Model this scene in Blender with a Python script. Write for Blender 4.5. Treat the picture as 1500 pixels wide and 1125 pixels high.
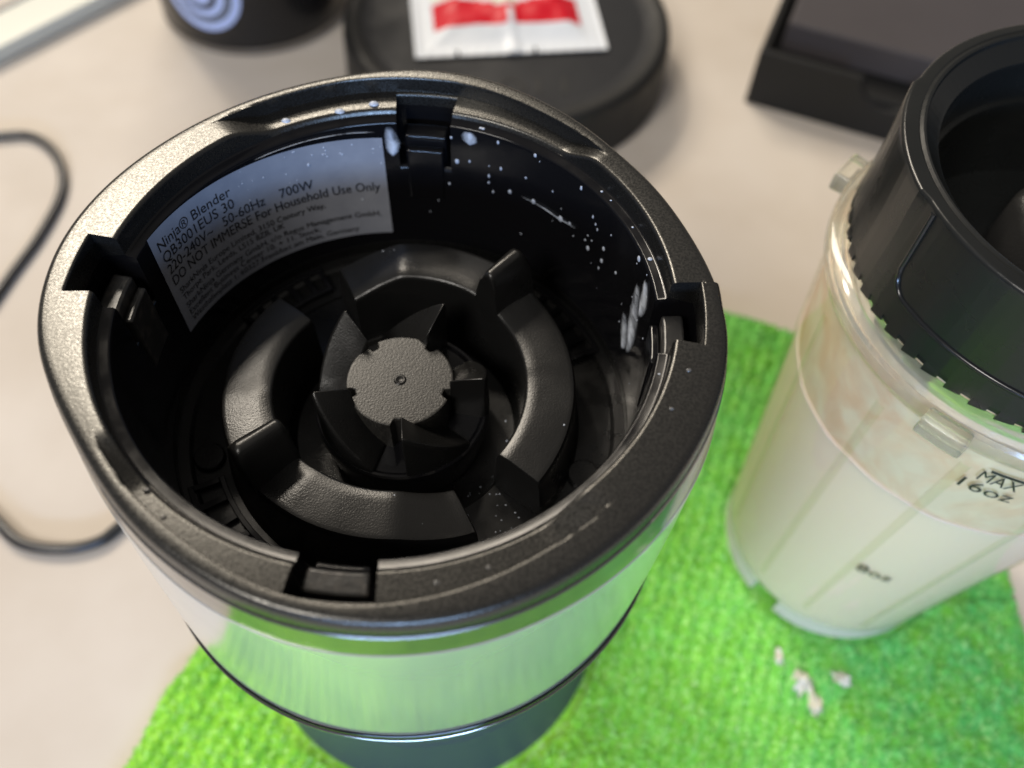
import bpy, bmesh, math, random
import numpy as np
from mathutils import Vector, Matrix
random.seed(7); rng = np.random.default_rng(7)
for o in list(bpy.data.objects): bpy.data.objects.remove(o)

# ------------------------------------------------------------------ units: 1 "R" = radius of the well = 48 mm
U = 0.048
ZT = 3.4                    # rim height above the table in R
rad, cos, sin, pi = math.radians, math.cos, math.sin, math.pi
def S(v): return (v[0]*U, v[1]*U, (v[2]+ZT)*U)
def pol(r, a, z): return (r*cos(rad(a)), r*sin(rad(a)), z)

# ------------------------------------------------------------------ camera
sc = bpy.context.scene
cam = bpy.data.cameras.new('camera'); co = bpy.data.objects.new('camera', cam)
sc.collection.objects.link(co); sc.camera = co
yaw, pitch, roll = 0.068, 0.992, 0.055
f = Vector((sin(yaw)*cos(pitch), cos(yaw)*cos(pitch), -sin(pitch)))
r0 = Vector((cos(yaw), -sin(yaw), 0)); u0 = r0.cross(f)
rr = cos(roll)*r0 + sin(roll)*u0; uu = -sin(roll)*r0 + cos(roll)*u0
M = Matrix((rr, uu, -f)).transposed().to_4x4(); M.translation = Vector(S((0.318, -1.976, 2.414)))
co.matrix_world = M
cam.sensor_width = 36; cam.lens = 36*1300/1500
cam.clip_start = 0.01; cam.clip_end = 20
cam.dof.use_dof = True; cam.dof.focus_distance = 0.158; cam.dof.aperture_fstop = 10.5

# ------------------------------------------------------------------ world, lamps, exposure
w = bpy.data.worlds.new('World'); sc.world = w; w.use_nodes = True
bg = w.node_tree.nodes['Background']; bg.inputs[0].default_value = (1.0, 0.93, 0.85, 1); bg.inputs[1].default_value = 0.20
def lamp(name, az, el, dist, size, power, col, target=(0, 0, 0), size_y=None):
    l = bpy.data.lights.new(name, 'AREA'); l.energy = power; l.color = col
    l.shape = 'RECTANGLE' if size_y else 'DISK'; l.size = size
    if size_y: l.size_y = size_y
    o = bpy.data.objects.new(name, l); sc.collection.objects.link(o)
    t = Vector(S(target)); d = Vector((cos(rad(az))*cos(rad(el)), sin(rad(az))*cos(rad(el)), sin(rad(el))))
    o.location = t + d*dist; o.rotation_euler = (-d).to_track_quat('-Z', 'Y').to_euler(); return o
lamp('ceiling_lamp', 122, 49, 3.2, 0.26, 26, (1.0, 0.90, 0.76))
lamp('ceiling_panel', 114, 40, 3.4, 2.0, 82, (1.0, 0.89, 0.74), (0, 0, 0), 0.42)
lamp('room_lamp', -131, 46, 2.6, 0.9, 44, (1.0, 0.95, 0.88))
lamp('window_light', -90, 9.5, 0.9, 0.55, 6.5, (0.40, 0.61, 1.0), (0, 0.9, -0.1), 0.07)
sc.view_settings.view_transform = 'Standard'; sc.view_settings.look = 'None'
sc.view_settings.exposure = 0.0; sc.view_settings.gamma = 1.0
sc.render.engine = 'CYCLES'

# ------------------------------------------------------------------ materials
def mat(name, col, rough=.5, metal=0, spec=.5, bump=None, var=None, coat=0, roughvar=None, **kw):
    m = bpy.data.materials.new(name); m.use_nodes = True; nt = m.node_tree; b = nt.nodes['Principled BSDF']
    b.inputs['Base Color'].default_value = (*col, 1); b.inputs['Roughness'].default_value = rough
    b.inputs['Metallic'].default_value = metal; b.inputs['Specular IOR Level'].default_value = spec
    b.inputs['Coat Weight'].default_value = coat
    for k, v in kw.items(): b.inputs[k].default_value = v
    tc = nt.nodes.new('ShaderNodeTexCoord')
    def noise(scale, detail=3):
        n = nt.nodes.new('ShaderNodeTexNoise'); n.inputs['Scale'].default_value = scale; n.inputs['Detail'].default_value = detail
        nt.links.new(tc.outputs['Object'], n.inputs['Vector']); return n
    if var:          # (scale, colour2, low, high)
        n = noise(var[0], 4); r = nt.nodes.new('ShaderNodeMapRange'); r.inputs[1].default_value = var[2]; r.inputs[2].default_value = var[3]
        mx = nt.nodes.new('ShaderNodeMix'); mx.data_type = 'RGBA'; mx.inputs[6].default_value = (*col, 1); mx.inputs[7].default_value = (*var[1], 1)
        nt.links.new(n.outputs['Fac'], r.inputs[0]); nt.links.new(r.outputs[0], mx.inputs[0]); nt.links.new(mx.outputs[2], b.inputs['Base Color'])
    if roughvar:     # (scale, low, high)
        n = noise(roughvar[0], 4); r = nt.nodes.new('ShaderNodeMapRange'); r.inputs[1].default_value = .35; r.inputs[2].default_value = .65
        r.inputs[3].default_value = roughvar[1]; r.inputs[4].default_value = roughvar[2]
        nt.links.new(n.outputs['Fac'], r.inputs[0]); nt.links.new(r.outputs[0], b.inputs['Roughness'])
    if bump:         # (scale, strength, distance)
        n = noise(bump[0], 2); bp = nt.nodes.new('ShaderNodeBump'); bp.inputs['Strength'].default_value = bump[1]; bp.inputs['Distance'].default_value = bump[2]
        nt.links.new(n.outputs['Fac'], bp.inputs['Height']); nt.links.new(bp.outputs[0], b.inputs['Normal'])
    return m
M_ = {}
M_['rim'] = mat('textured_black_plastic', (.008, .008, .008), .23, bump=(2600, .6, .00004), spec=.8, roughvar=(2400, .22, .37), **{'Specular Tint': (1, .98, .92, 1)})
M_['arc'] = mat('satin_black_plastic', (.008, .008, .008), .30, bump=(3000, .8, .00005), spec=.55, roughvar=(120, .27, .36))
M_['hub'] = mat('grainy_grey_plastic', (.014, .0135, .0125), .42, bump=(2600, 1.0, .00008), spec=.55, var=(2600, (.045, .043, .038), .50, .68))
M_['jar'] = mat('jar_black', (.014, .013, .013), .22, spec=.4)
M_['gloss'] = mat('gloss_black_plastic', (.005, .005, .006), .14, roughvar=(150, .08, .20), spec=.32)
M_['deep'] = mat('black_floor_plastic', (.006, .006, .006), .3, roughvar=(160, .22, .38), spec=.35)
M_['chrome'] = mat('silver_metal', (.68, .68, .66), .13, .62, roughvar=(60, .11, .17), bump=(160, .04, .0004))
M_['smoke'] = mat('smoked_chrome', (.28, .27, .26), .16, .9)
M_['base'] = mat('satin_slate_plastic', (.045, .055, .085), .42, spec=.3)
M_['paper'] = mat('label_paper', (.27, .285, .33), .36, var=(260, (.23, .245, .29), .3, .7))
M_['ink'] = mat('black_ink', (.012, .012, .014), .5)
M_['clip'] = mat('scuffed_black_plastic', (.022, .022, .022), .32, var=(500, (.06, .055, .05), .5, .75), bump=(700, .25, .0003))
M_['table'] = mat('cream_worktop', (.58, .525, .465), .6, var=(16, (.52, .46, .395), .35, .65), roughvar=(30, .55, .7), spec=.25)
M_['cable'] = mat('black_cable', (.02, .02, .022), .3)
M_['black'] = mat('black_matt', (.025, .024, .023), .5, bump=(900, .1, .0003))
M_['potlip'] = mat('black_rubber', (.012, .012, .012), .5, roughvar=(60, .45, .6), spec=.3)
M_['pottop'] = mat('slate_black_top', (.009, .010, .013), .5, roughvar=(40, .42, .6), spec=.25)
M_['boxb'] = mat('black_card', (.014, .014, .014), .55, spec=.25, bump=(1200, .15, .0003))
M_['lid'] = mat('plum_grey_card', (.060, .054, .058), .65, spec=.25, bump=(1200, .15, .0003), roughvar=(30, .5, .7))
M_['logo'] = mat('pale_blue_print', (.42, .52, .85), .35)
M_['logo2'] = mat('grey_blue_print', (.10, .12, .16), .35)
M_['white'] = mat('foil_white', (.66, .70, .76), .35, spec=.3, bump=(300, .25, .0006))
M_['red'] = mat('sachet_red', (.55, .008, .022), .4, spec=.2, bump=(300, .2, .0006))
M_['mint'] = mat('sachet_green', (.42, .52, .30), .4, spec=.2, var=(60, (.75, .75, .60), .3, .7))
M_['slab'] = mat('pale_grey_metal', (.50, .51, .47), .35, .2)
M_['drop'] = mat('milk_drop', (.42, .46, .54), .22, **{'Subsurface Weight': .0})
M_['crumb'] = mat('oat_crumb', (.66, .64, .54), .7, bump=(900, .5, .001))
M_['cap'] = mat('cap_black_plastic', (.009, .010, .010), .26, spec=.45, roughvar=(80, .22, .32), bump=(2500, .06, .0001))
M_['capin'] = mat('cap_inner_black', (.008, .009, .010), .2)
M_['coup'] = mat('grey_cast_metal', (.03, .03, .03), .35, .3, bump=(2500, .5, .0003))
M_['milk'] = mat('milk', (.83, .68, .58), .35, **{'Subsurface Weight': .3, 'Subsurface Radius': (.016, .013, .009), 'Subsurface Scale': 1.0})

M_['frost'] = mat('frosted_plastic', (.60, .58, .50), .25)
M_['wet'] = mat('water_drop', (.10, .10, .10), .12)
def towel_mat():
    m = mat('green_microfibre', (.17, .56, .015), .9, spec=.15, **{'Sheen Weight': .25, 'Sheen Roughness': .5})
    nt = m.node_tree; b = nt.nodes['Principled BSDF']; b.inputs['Sheen Tint'].default_value = (.6, 1, .6, 1)
    tc = nt.nodes.new('ShaderNodeTexCoord')
    def noise(s, d=3):
        n = nt.nodes.new('ShaderNodeTexNoise'); n.inputs['Scale'].default_value = s; n.inputs['Detail'].default_value = d
        nt.links.new(tc.outputs['Object'], n.inputs['Vector']); return n
    def ramp(src, a, c):
        r = nt.nodes.new('ShaderNodeMapRange'); r.inputs[1].default_value = a; r.inputs[2].default_value = c; nt.links.new(src, r.inputs[0]); return r.outputs[0]
    def mix(fac, a, c):
        x = nt.nodes.new('ShaderNodeMix'); x.data_type = 'RGBA'; nt.links.new(fac, x.inputs[0])
        for i, v in ((6, a), (7, c)):
            if isinstance(v, tuple): x.inputs[i].default_value = (*v, 1)
            else: nt.links.new(v, x.inputs[i])
        return x.outputs[2]
    # lime to emerald along X: uneven dye, with shade and blue light painted in
    sx = nt.nodes.new('ShaderNodeSeparateXYZ'); nt.links.new(tc.outputs['Object'], sx.inputs[0])
    mp = nt.nodes.new('ShaderNodeMath'); mp.operation = 'MULTIPLY_ADD'; mp.inputs[1].default_value = .10; nt.links.new(noise(22, 3).outputs['Fac'], mp.inputs[0]); nt.links.new(sx.outputs['X'], mp.inputs[2])
    base = mix(ramp(mp.outputs[0], .09, .20), (.33, .75, .06), (.13, .58, .15))
    c1 = mix(ramp(noise(110, 3).outputs['Fac'], .40, .72), base, (.20, .58, .05))
    c2 = mix(ramp(noise(700, 2).outputs['Fac'], .5, .85), c1, (.58, .92, .42))
    nt.links.new(c2, b.inputs['Base Color'])
    bp = nt.nodes.new('ShaderNodeBump'); bp.inputs['Strength'].default_value = .6; bp.inputs['Distance'].default_value = .0008
    nt.links.new(noise(1500, 2).outputs['Fac'], bp.inputs['Height']); nt.links.new(bp.outputs[0], b.inputs['Normal'])
    return m
M_['towel'] = towel_mat()

def clear_mat(name, tint, gl=.04, rough=.06):
    m = bpy.data.materials.new(name); m.use_nodes = True; nt = m.node_tree; nt.nodes.remove(nt.nodes['Principled BSDF'])
    out = nt.nodes['Material Output']
    t = nt.nodes.new('ShaderNodeBsdfTransparent'); t.inputs[0].default_value = (*tint, 1)
    g = nt.nodes.new('ShaderNodeBsdfGlossy'); g.inputs['Roughness'].default_value = rough
    lw = nt.nodes.new('ShaderNodeLayerWeight'); lw.inputs[0].default_value = .5
    pw = nt.nodes.new('ShaderNodeMath'); pw.operation = 'POWER'; pw.inputs[1].default_value = 4; nt.links.new(lw.outputs['Facing'], pw.inputs[0])
    fr = nt.nodes.new('ShaderNodeMath'); fr.operation = 'MULTIPLY_ADD'; fr.inputs[1].default_value = .55; fr.inputs[2].default_value = gl; nt.links.new(pw.outputs[0], fr.inputs[0])
    mx = nt.nodes.new('ShaderNodeMixShader'); nt.links.new(fr.outputs[0], mx.inputs[0]); nt.links.new(t.outputs[0], mx.inputs[1]); nt.links.new(g.outputs[0], mx.inputs[2])
    nt.links.new(mx.outputs[0], out.inputs[0]); return m
M_['clear'] = clear_mat('clear_plastic', (.98, .98, .94))
M_['clearedge'] = mat('thick_clear_plastic', (.90, .88, .78), .08, **{'Transmission Weight': .86, 'IOR': 1.38})

def film_mat(name, c1, c2, scale, lo, hi, amin, amax, rough=.4, trans=.5):
    m = bpy.data.materials.new(name); m.use_nodes = True; nt = m.node_tree; nt.nodes.remove(nt.nodes['Principled BSDF'])
    out = nt.nodes['Material Output']; tc = nt.nodes.new('ShaderNodeTexCoord')
    n = nt.nodes.new('ShaderNodeTexNoise'); n.inputs['Scale'].default_value = scale; n.inputs['Detail'].default_value = 5; n.inputs['Distortion'].default_value = .8
    n2 = nt.nodes.new('ShaderNodeTexNoise'); n2.inputs['Scale'].default_value = scale*.8; n2.inputs['Detail'].default_value = 5; n2.inputs['Distortion'].default_value = 1.2
    for q in (n, n2): nt.links.new(tc.outputs['Object'], q.inputs['Vector'])
    r = nt.nodes.new('ShaderNodeMapRange'); r.inputs[1].default_value = lo; r.inputs[2].default_value = hi; r.inputs[3].default_value = amin; r.inputs[4].default_value = amax
    nt.links.new(n.outputs['Fac'], r.inputs[0])
    r2 = nt.nodes.new('ShaderNodeMapRange'); r2.inputs[1].default_value = .4; r2.inputs[2].default_value = .6; nt.links.new(n2.outputs['Fac'], r2.inputs[0])
    cm = nt.nodes.new('ShaderNodeMix'); cm.data_type = 'RGBA'; cm.inputs[6].default_value = (*c1, 1); cm.inputs[7].default_value = (*c2, 1); nt.links.new(r2.outputs[0], cm.inputs[0])
    d = nt.nodes.new('ShaderNodeBsdfDiffuse'); tl = nt.nodes.new('ShaderNodeBsdfTranslucent'); tr = nt.nodes.new('ShaderNodeBsdfTransparent')
    for q in (d, tl): nt.links.new(cm.outputs[2], q.inputs[0])
    a = nt.nodes.new('ShaderNodeMixShader'); a.inputs[0].default_value = trans; nt.links.new(d.outputs[0], a.inputs[1]); nt.links.new(tl.outputs[0], a.inputs[2])
    b = nt.nodes.new('ShaderNodeMixShader'); nt.links.new(r.outputs[0], b.inputs[0]); nt.links.new(tr.outputs[0], b.inputs[1]); nt.links.new(a.outputs[0], b.inputs[2])
    nt.links.new(b.outputs[0], out.inputs[0]); return m
M_['film'] = film_mat('milk_residue', (.82, .73, .58), (.78, .58, .42), 75, .34, .60, .90, 1.0, trans=.15)
M_['smear'] = film_mat('milk_smear_film', (.70, .76, .86), (.62, .68, .80), 300, .30, .66, .10, .95, trans=.1)
_nt = M_['smear'].node_tree; _at = _nt.nodes.new('ShaderNodeAttribute'); _at.attribute_name = 'fade'
_mx = [n for n in _nt.nodes if n.type == 'MIX_SHADER' and n.inputs[0].is_linked][0]; _src = _mx.inputs[0].links[0].from_socket
_ml = _nt.nodes.new('ShaderNodeMath'); _ml.operation = 'MULTIPLY'; _nt.links.new(_src, _ml.inputs[0]); _nt.links.new(_at.outputs['Fac'], _ml.inputs[1]); _nt.links.new(_ml.outputs[0], _mx.inputs[0])

# ------------------------------------------------------------------ mesh helpers (coordinates in R; rim plane z = 0)
def root_of(o):
    while o.parent: o = o.parent
    return o
def empty(name, loc, label, cat, group=None):
    o = bpy.data.objects.new(name, None); o.empty_display_size = .01; sc.collection.objects.link(o); o.location = S(loc)
    return tag(o, label, cat, group)
def tag(o, label, cat, group=None):
    o['label'] = label; o['category'] = cat
    if group: o['group'] = group
    return o
def finish(me, mat, angle=35, mats=None):
    for m in (mats or [mat]): me.materials.append(m)
    bm = bmesh.new(); bm.from_mesh(me)
    bmesh.ops.remove_doubles(bm, verts=bm.verts, dist=2e-6)
    bmesh.ops.dissolve_degenerate(bm, dist=1e-7, edges=bm.edges)
    bmesh.ops.recalc_face_normals(bm, faces=bm.faces)
    for fc in bm.faces: fc.smooth = True
    for e in bm.edges:
        if len(e.link_faces) == 2 and e.calc_face_angle(0) > rad(angle): e.smooth = False
    bm.to_mesh(me); bm.free(); me.update()
def mk(name, verts, faces, m, parent=None, angle=35, bevel=0, mats=None, idx=None, origin=None):
    me = bpy.data.meshes.new(name)
    base = root_of(parent).location if parent else Vector(S(origin)) if origin else Vector((0, 0, 0))
    if parent and root_of(parent).name == 'blender_cup':      # the cup stands with a slight lean
        verts = [(v[0]+.053*(v[2]+.62), v[1]+.022*(v[2]+.62), v[2]) for v in verts]
    me.from_pydata([Vector(S(v)) - base for v in verts], [], faces)
    if idx: me.polygons.foreach_set('material_index', idx)
    finish(me, m, angle, mats)
    o = bpy.data.objects.new(name, me); sc.collection.objects.link(o)
    if parent: o.parent = parent
    else: o.location = base
    if bevel:
        b = o.modifiers.new('bevel', 'BEVEL'); b.width = bevel*U; b.segments = 3; b.limit_method = 'ANGLE'; b.angle_limit = rad(40); b.harden_normals = False
    wn = o.modifiers.new('normals', 'WEIGHTED_NORMAL'); wn.keep_sharp = True; wn.weight = 80
    return o
def sweep(cols, closed=True, caps=False):
    """cols: list of point columns (same length) -> verts, faces"""
    n = len(cols[0]); V = [p for c in cols for p in c]; F = []; k = len(cols)
    for i in range(k if closed else k-1):
        j = (i+1) % k
        for q in range(n-1): F.append((i*n+q, j*n+q, j*n+q+1, i*n+q+1))
    if caps: F.append(tuple(range(n-1, -1, -1))); F.append(tuple((k-1)*n+q for q in range(n)))
    return V, F
def lathe(prof, n=96, c=(0, 0), a0=0, a1=360, rf=None):
    cols = []; closed = a1-a0 >= 360
    for i in range(n if closed else n+1):
        a = a0+(a1-a0)*i/n
        cols.append([(c[0]+(r+(rf(a, z) if rf else 0))*cos(rad(a)), c[1]+(r+(rf(a, z) if rf else 0))*sin(rad(a)), z) for r, z in prof])
    return sweep(cols, closed)
def boxv(x0, x1, y0, y1, z0, z1, o=(0, 0), ang=0):
    c, s = cos(rad(ang)), sin(rad(ang))
    V = [(o[0]+x*c-y*s, o[1]+x*s+y*c, z) for z in (z0, z1) for y in (y0, y1) for x in (x0, x1)]
    F = [(0, 2, 3, 1), (4, 5, 7, 6), (0, 1, 5, 4), (2, 6, 7, 3), (0, 4, 6, 2), (1, 3, 7, 5)]
    return V, F
def arcblock(r_in, r_out, a0, a1, z0, z1, n=8, c=(0, 0)):
    cols = [[(c[0]+r*cos(rad(a)), c[1]+r*sin(rad(a)), z) for r, z in ((r_in, z0), (r_in, z1), (r_out, z1), (r_out, z0), (r_in, z0))] for a in np.linspace(a0, a1, n+1)]
    return sweep(cols, False, False) if False else _capped(cols)
def _capped(cols):
    n = len(cols[0])-1; cols = [c[:n] for c in cols]; V = [p for c in cols for p in c]; F = []
    for i in range(len(cols)-1):
        for q in range(n): F.append((i*n+q, (i+1)*n+q, (i+1)*n+(q+1) % n, i*n+(q+1) % n))
    F.append(tuple(range(n))); F.append(tuple((len(cols)-1)*n+q for q in range(n)))
    return V, F
def tube(path, r, n=10):
    P = [Vector(p) for p in path]; cols = []
    for i, p in enumerate(P):
        t = (P[min(i+1, len(P)-1)]-P[max(i-1, 0)]).normalized(); up = Vector((0, 0, 1)) if abs(t.z) < .9 else Vector((1, 0, 0))
        a = t.cross(up).normalized(); b = a.cross(t)
        cols.append([tuple(p+a*r*cos(2*pi*k/n)+b*r*sin(2*pi*k/n)) for k in range(n)])
    return _capped([c+[c[0]] for c in cols])
def spline(pts, n=12):
    P = [Vector(p) for p in pts]; out = []
    for i in range(len(P)-1):
        p0, p1, p2, p3 = P[max(i-1, 0)], P[i], P[i+1], P[min(i+2, len(P)-1)]
        for k in range(n):
            t = k/n; out.append(.5*((2*p1)+(p2-p0)*t+(2*p0-5*p1+4*p2-p3)*t*t+(3*p1-p0-3*p2+p3)*t**3))
    out.append(P[-1]); return out
def text_mesh(s, size):
    cu = bpy.data.curves.new('t', 'FONT'); cu.body = s; cu.size = size; cu.resolution_u = 3
    o = bpy.data.objects.new('t', cu); sc.collection.objects.link(o)
    dg = bpy.context.evaluated_depsgraph_get(); me = bpy.data.meshes.new_from_object(o.evaluated_get(dg))
    V = [tuple(v.co) for v in me.vertices]; F = [tuple(p.vertices) for p in me.polygons]
    bpy.data.objects.remove(o); bpy.data.curves.remove(cu); bpy.data.meshes.remove(me); return V, F
def interp(tab):
    xs = np.array([t[0] for t in tab]); ys = np.array([t[1] for t in tab]); o = np.argsort(xs); xs, ys = xs[o], ys[o]
    grid = np.arange(-180, 180, 1.0); g = np.interp(grid, xs, ys, period=360)
    k = np.exp(-.5*(np.arange(-15, 16)/5.0)**2); k /= k.sum()
    g = np.convolve(np.concatenate([g[-15:], g, g[:15]]), k, 'valid')
    return lambda a: float(np.interp(a, grid, g, period=360))

# ------------------------------------------------------------------ setting: worktop
V, F = boxv(-13, 13, -9, 16, -ZT-.5, -ZT)
o = mk('worktop', V, F, M_['table']); o['kind'] = 'structure'

# ------------------------------------------------------------------ towel
TW = .06
def towel():
    def curve(pts, n): 
        s = spline([(p[0], p[1], 0) for p in pts], 24); P = np.array([[v.x, v.y] for v in s]); d = np.r_[0, np.cumsum(np.hypot(*np.diff(P, axis=0).T))]
        t = np.linspace(0, d[-1], n); return np.c_[np.interp(t, d, P[:, 0]), np.interp(t, d, P[:, 1])]
    nu, nv = 420, 360
    Lc = curve([(-2.9, -3.3), (-2.2, -1.7), (-1.81, -.95), (-1.67, -.54), (-1.49, -.22), (-1.0, .9), (-.3, 2.2)], nv)
    Rc = curve([(4.2, -3.3), (3.98, -1.0), (3.96, -.16), (4.0, .25), (3.95, .9), (3.78, 1.62)], nv)
    Bc = curve([(-2.9, -3.3), (1, -3.2), (4.2, -3.3)], nu)
    Tc = curve([(-.3, 2.2), (.6, 2.62), (1.8, 2.66), (2.42, 2.47), (2.94, 2.24), (3.78, 1.62)], nu)
    u = np.linspace(0, 1, nu)[None, :, None]; v = np.linspace(0, 1, nv)[:, None, None]
    P = (1-u)*Lc[:, None]+u*Rc[:, None]+(1-v)*Bc[None]+v*Tc[None]-((1-u)*(1-v)*Bc[0]+u*(1-v)*Bc[-1]+(1-u)*v*Tc[0]+u*v*Tc[-1])
    x, y = P[..., 0], P[..., 1]
    def vn(sx, sy, seed):
        g = np.random.default_rng(seed).random((64, 64)); fx, fy = (x*sx) % 63, (y*sy) % 63; i, j = fx.astype(int), fy.astype(int); a, b = fx-i, fy-j
        a, b = a*a*(3-2*a), b*b*(3-2*b); return (g[j, i]*(1-a)+g[j, i+1]*a)*(1-b)+(g[j+1, i]*(1-a)+g[j+1, i+1]*a)*b
    s = x*.92-y*.38
    z = .012*np.sin(s*62+4*vn(1.5, 1.5, 1))+.016*(vn(7, 3, 2)-.5)+.022*(vn(31, 17, 3)-.5)+.014*(vn(43, 47, 8)-.5)+.012*np.random.default_rng(5).random(x.shape)+.05*(vn(.8, .8, 4)-.5)
    e = np.minimum(np.minimum(u[..., 0], 1-u[..., 0])*nu, np.minimum(v[..., 0], 1-v[..., 0])*nv)
    edge = np.clip(e/4, 0, 1)**.5
    z = (-ZT+.006)+(TW+z)*edge
    rb = np.hypot(x, y); z = np.where(rb < 1.13, np.minimum(z, -ZT+TW-.012), z)           # pressed flat under the motor base
    rc = np.hypot(x-2.77, y-.484); z = np.where(rc < .76, np.minimum(z, -ZT+TW-.012), z)    # and under the cup
    V = np.c_[x.ravel(), y.ravel(), z.ravel()]
    i = np.arange(nu*nv).reshape(nv, nu); F = np.stack([i[:-1, :-1], i[:-1, 1:], i[1:, 1:], i[1:, :-1]], -1).reshape(-1, 4)
    me = bpy.data.meshes.new('green_towel'); Vw = V.copy(); Vw[:, 2] += ZT; Vw *= U
    me.from_pydata(Vw.tolist(), [], F.tolist()); me.polygons.foreach_set('use_smooth', [True]*len(me.polygons)); me.materials.append(M_['towel'])
    o = bpy.data.objects.new('green_towel', me); sc.collection.objects.link(o)
    tag(o, 'lime green microfibre towel spread under the motor base and the cup', 'towel')
    # pile: short leaning tufts
    n = 170000; ii = rng.integers(0, nu*nv, n); b = V[ii]+np.c_[rng.normal(0, .008, (n, 2)), np.zeros(n)]
    keep = (np.hypot(b[:, 0], b[:, 1]) > 1.15) & (np.hypot(b[:, 0]-2.77, b[:, 1]-.484) > .75) & (b[:, 1] > -1.6); b = b[keep]; n = len(b)
    an = rng.random(n)*2*pi; h = .009+.014*rng.random(n)**2; d = np.c_[np.cos(an), np.sin(an)]; wv = np.c_[-d[:, 1], d[:, 0]]*.0055
    lean = d*(.008+.014*rng.random(n))[:, None]
    A = np.c_[b[:, :2]-wv, b[:, 2]-.006]; B = np.c_[b[:, :2]+wv, b[:, 2]-.006]; C = np.c_[b[:, :2]+lean*.6+wv*.8, b[:, 2]+h*.8]; D = np.c_[b[:, :2]+lean-wv*.5, b[:, 2]+h*.7]
    W = np.stack([A, B, C, D], 1).reshape(-1, 3); W[:, 2] += ZT; W *= U
    me = bpy.data.meshes.new('pile'); me.from_pydata(W.tolist(), [], np.arange(4*n).reshape(-1, 4).tolist()); me.materials.append(M_['towel'])
    p = bpy.data.objects.new('pile', me); sc.collection.objects.link(p); p.parent = o; p['kind'] = 'stuff'
towel()

# ------------------------------------------------------------------ motor base
ZB = -ZT+TW
mb = empty('motor_base', (0, 0, ZB), 'black and silver blender motor base with open round well, standing on the towel', 'blender base')
ro = interp([(-171, 1.162), (178.5, 1.180), (168.7, 1.190), (156, 1.180), (139.5, 1.160), (124, 1.153), (109.6, 1.155), (95.5, 1.172), (85.9, 1.19), (74.6, 1.182), (58.6, 1.143), (39, 1.10), (15.5, 1.115), (0, 1.155), (-10, 1.180),
             (-20, 1.180), (-38, 1.177), (-54, 1.185), (-65, 1.193), (-75, 1.196), (-84, 1.190), (-93, 1.178), (-103, 1.164), (-113, 1.141), (-118, 1.126), (-127, 1.114), (-133, 1.100), (-144, 1.088), (-152, 1.095), (-160, 1.12), (-168, 1.152)])
rband = interp([(-117, 1.168), (-105, 1.193), (-95, 1.206), (-85, 1.215), (-75, 1.222), (-64, 1.22), (-52, 1.224), (-35, 1.224), (-24, 1.224), (-10, 1.216), (5, 1.195), (20, 1.16), (40, 1.14), (60, 1.17), (86, 1.21), (110, 1.18), (125, 1.18), (140, 1.18), (156, 1.20), (170, 1.205), (180, 1.195), (-170, 1.185), (-160, 1.16), (-150, 1.14), (-138, 1.135), (-127, 1.15)])
rstep = interp([(35, 1.065), (40, 1.068), (56, 1.075), (73, 1.113), (88, 1.12), (100, 1.119), (114, 1.122), (130, 1.122), (140, 1.12), (170, 1.135), (-5, 1.13), (-45, 1.09), (-62, 1.093), (-73, 1.112), (-89, 1.131), (-101, 1.130), (-109, 1.10), (-124, 1.062), (-137, 1.05), (-150, 1.06), (-160, 1.09), (20, 1.07)])
def dz(a):
    a = (a+180) % 360-180
    def ramp(a, lo0, lo1, hi0, hi1): return max(0, min(1, (a-lo0)/(lo1-lo0), (hi1-a)/(hi1-hi0)))
    t = max(ramp(a, 39, 50, 119, 132), ramp(a, -146, -134, -61, -49)); t = t*t*(3-2*t)
    return -.066*t
NOTCH = [(84.7, 6.75), (174.1, 6.9), (-5.7, 7.1), (-96, 7.1)]
def is_notch(a, eps=0):
    for c, h in NOTCH:
        d = (a-c+180) % 360-180
        if abs(d) < h-1e-6: return True
    return False
th = []
for i in range(360): th.append((float(i), is_notch(i)))
for c, h in NOTCH:
    for s in (-1, 1):
        a = (c+s*h) % 360; th += [(a, None, s)]
cols_w, cols_r = [], []
def column(a, notch):
    d = dz(a); R0 = ro(a); rs = min(rstep(a), R0-.045)
    if notch:
        rs = max(rs, 1.118); R0 = max(R0, rs+.045)
        wall = [(.945, -.86), (.955, -.36), (.958, -.345), (.968, -.335), (1.085, -.335), (1.098, -.325), (1.100, -.12)]
        rim = [(1.100, -.12), (1.101, d-.016), (1.103, d-.007), (1.106, d-.002), (1.110, d)]
    else:
        wall = [(.945, -.86), (.955, -.36), (.958, -.11), (.962, -.098), (.968, -.094), (.992, -.092), (1.0, -.086)]
        rim = [(1.0, -.086), (1.002, d-.020), (1.007, d-.007), (1.012, d-.002), (1.020, d)]
    rim += [(rs-.004, d), (rs, d+.001 if d < -.01 else d), (rs+.003, min(0, d+.05)*.6), (rs+.007, -.002 if d < -.01 else 0), (rs+.014, 0), (R0-.016, 0), (R0-.005, -.002), (R0+.004, -.008), (R0+.011, -.020), (R0+.017, -.050), (R0+.016, -.085)]
    return [pol(r, a, z) for r, z in wall], [pol(r, a, z) for r, z in rim]
seq = []
for t in th:
    if len(t) == 2: seq.append((t[0], 0, t[1]))
    else:
        a, _, s = t; seq += [(a, -1 if s < 0 else -1, s > 0), (a, 1, s < 0)]
seq.sort(key=lambda q: (q[0], q[1]))
for a, _, n in seq:
    cw, cr = column(a, n); cols_w.append(cw); cols_r.append(cr)
V, F = sweep(cols_w); mk('inner_wall', V, F, M_['gloss'], mb, 40)
V, F = sweep(cols_r); mk('rim', V, F, M_['rim'], mb, 40)
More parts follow.
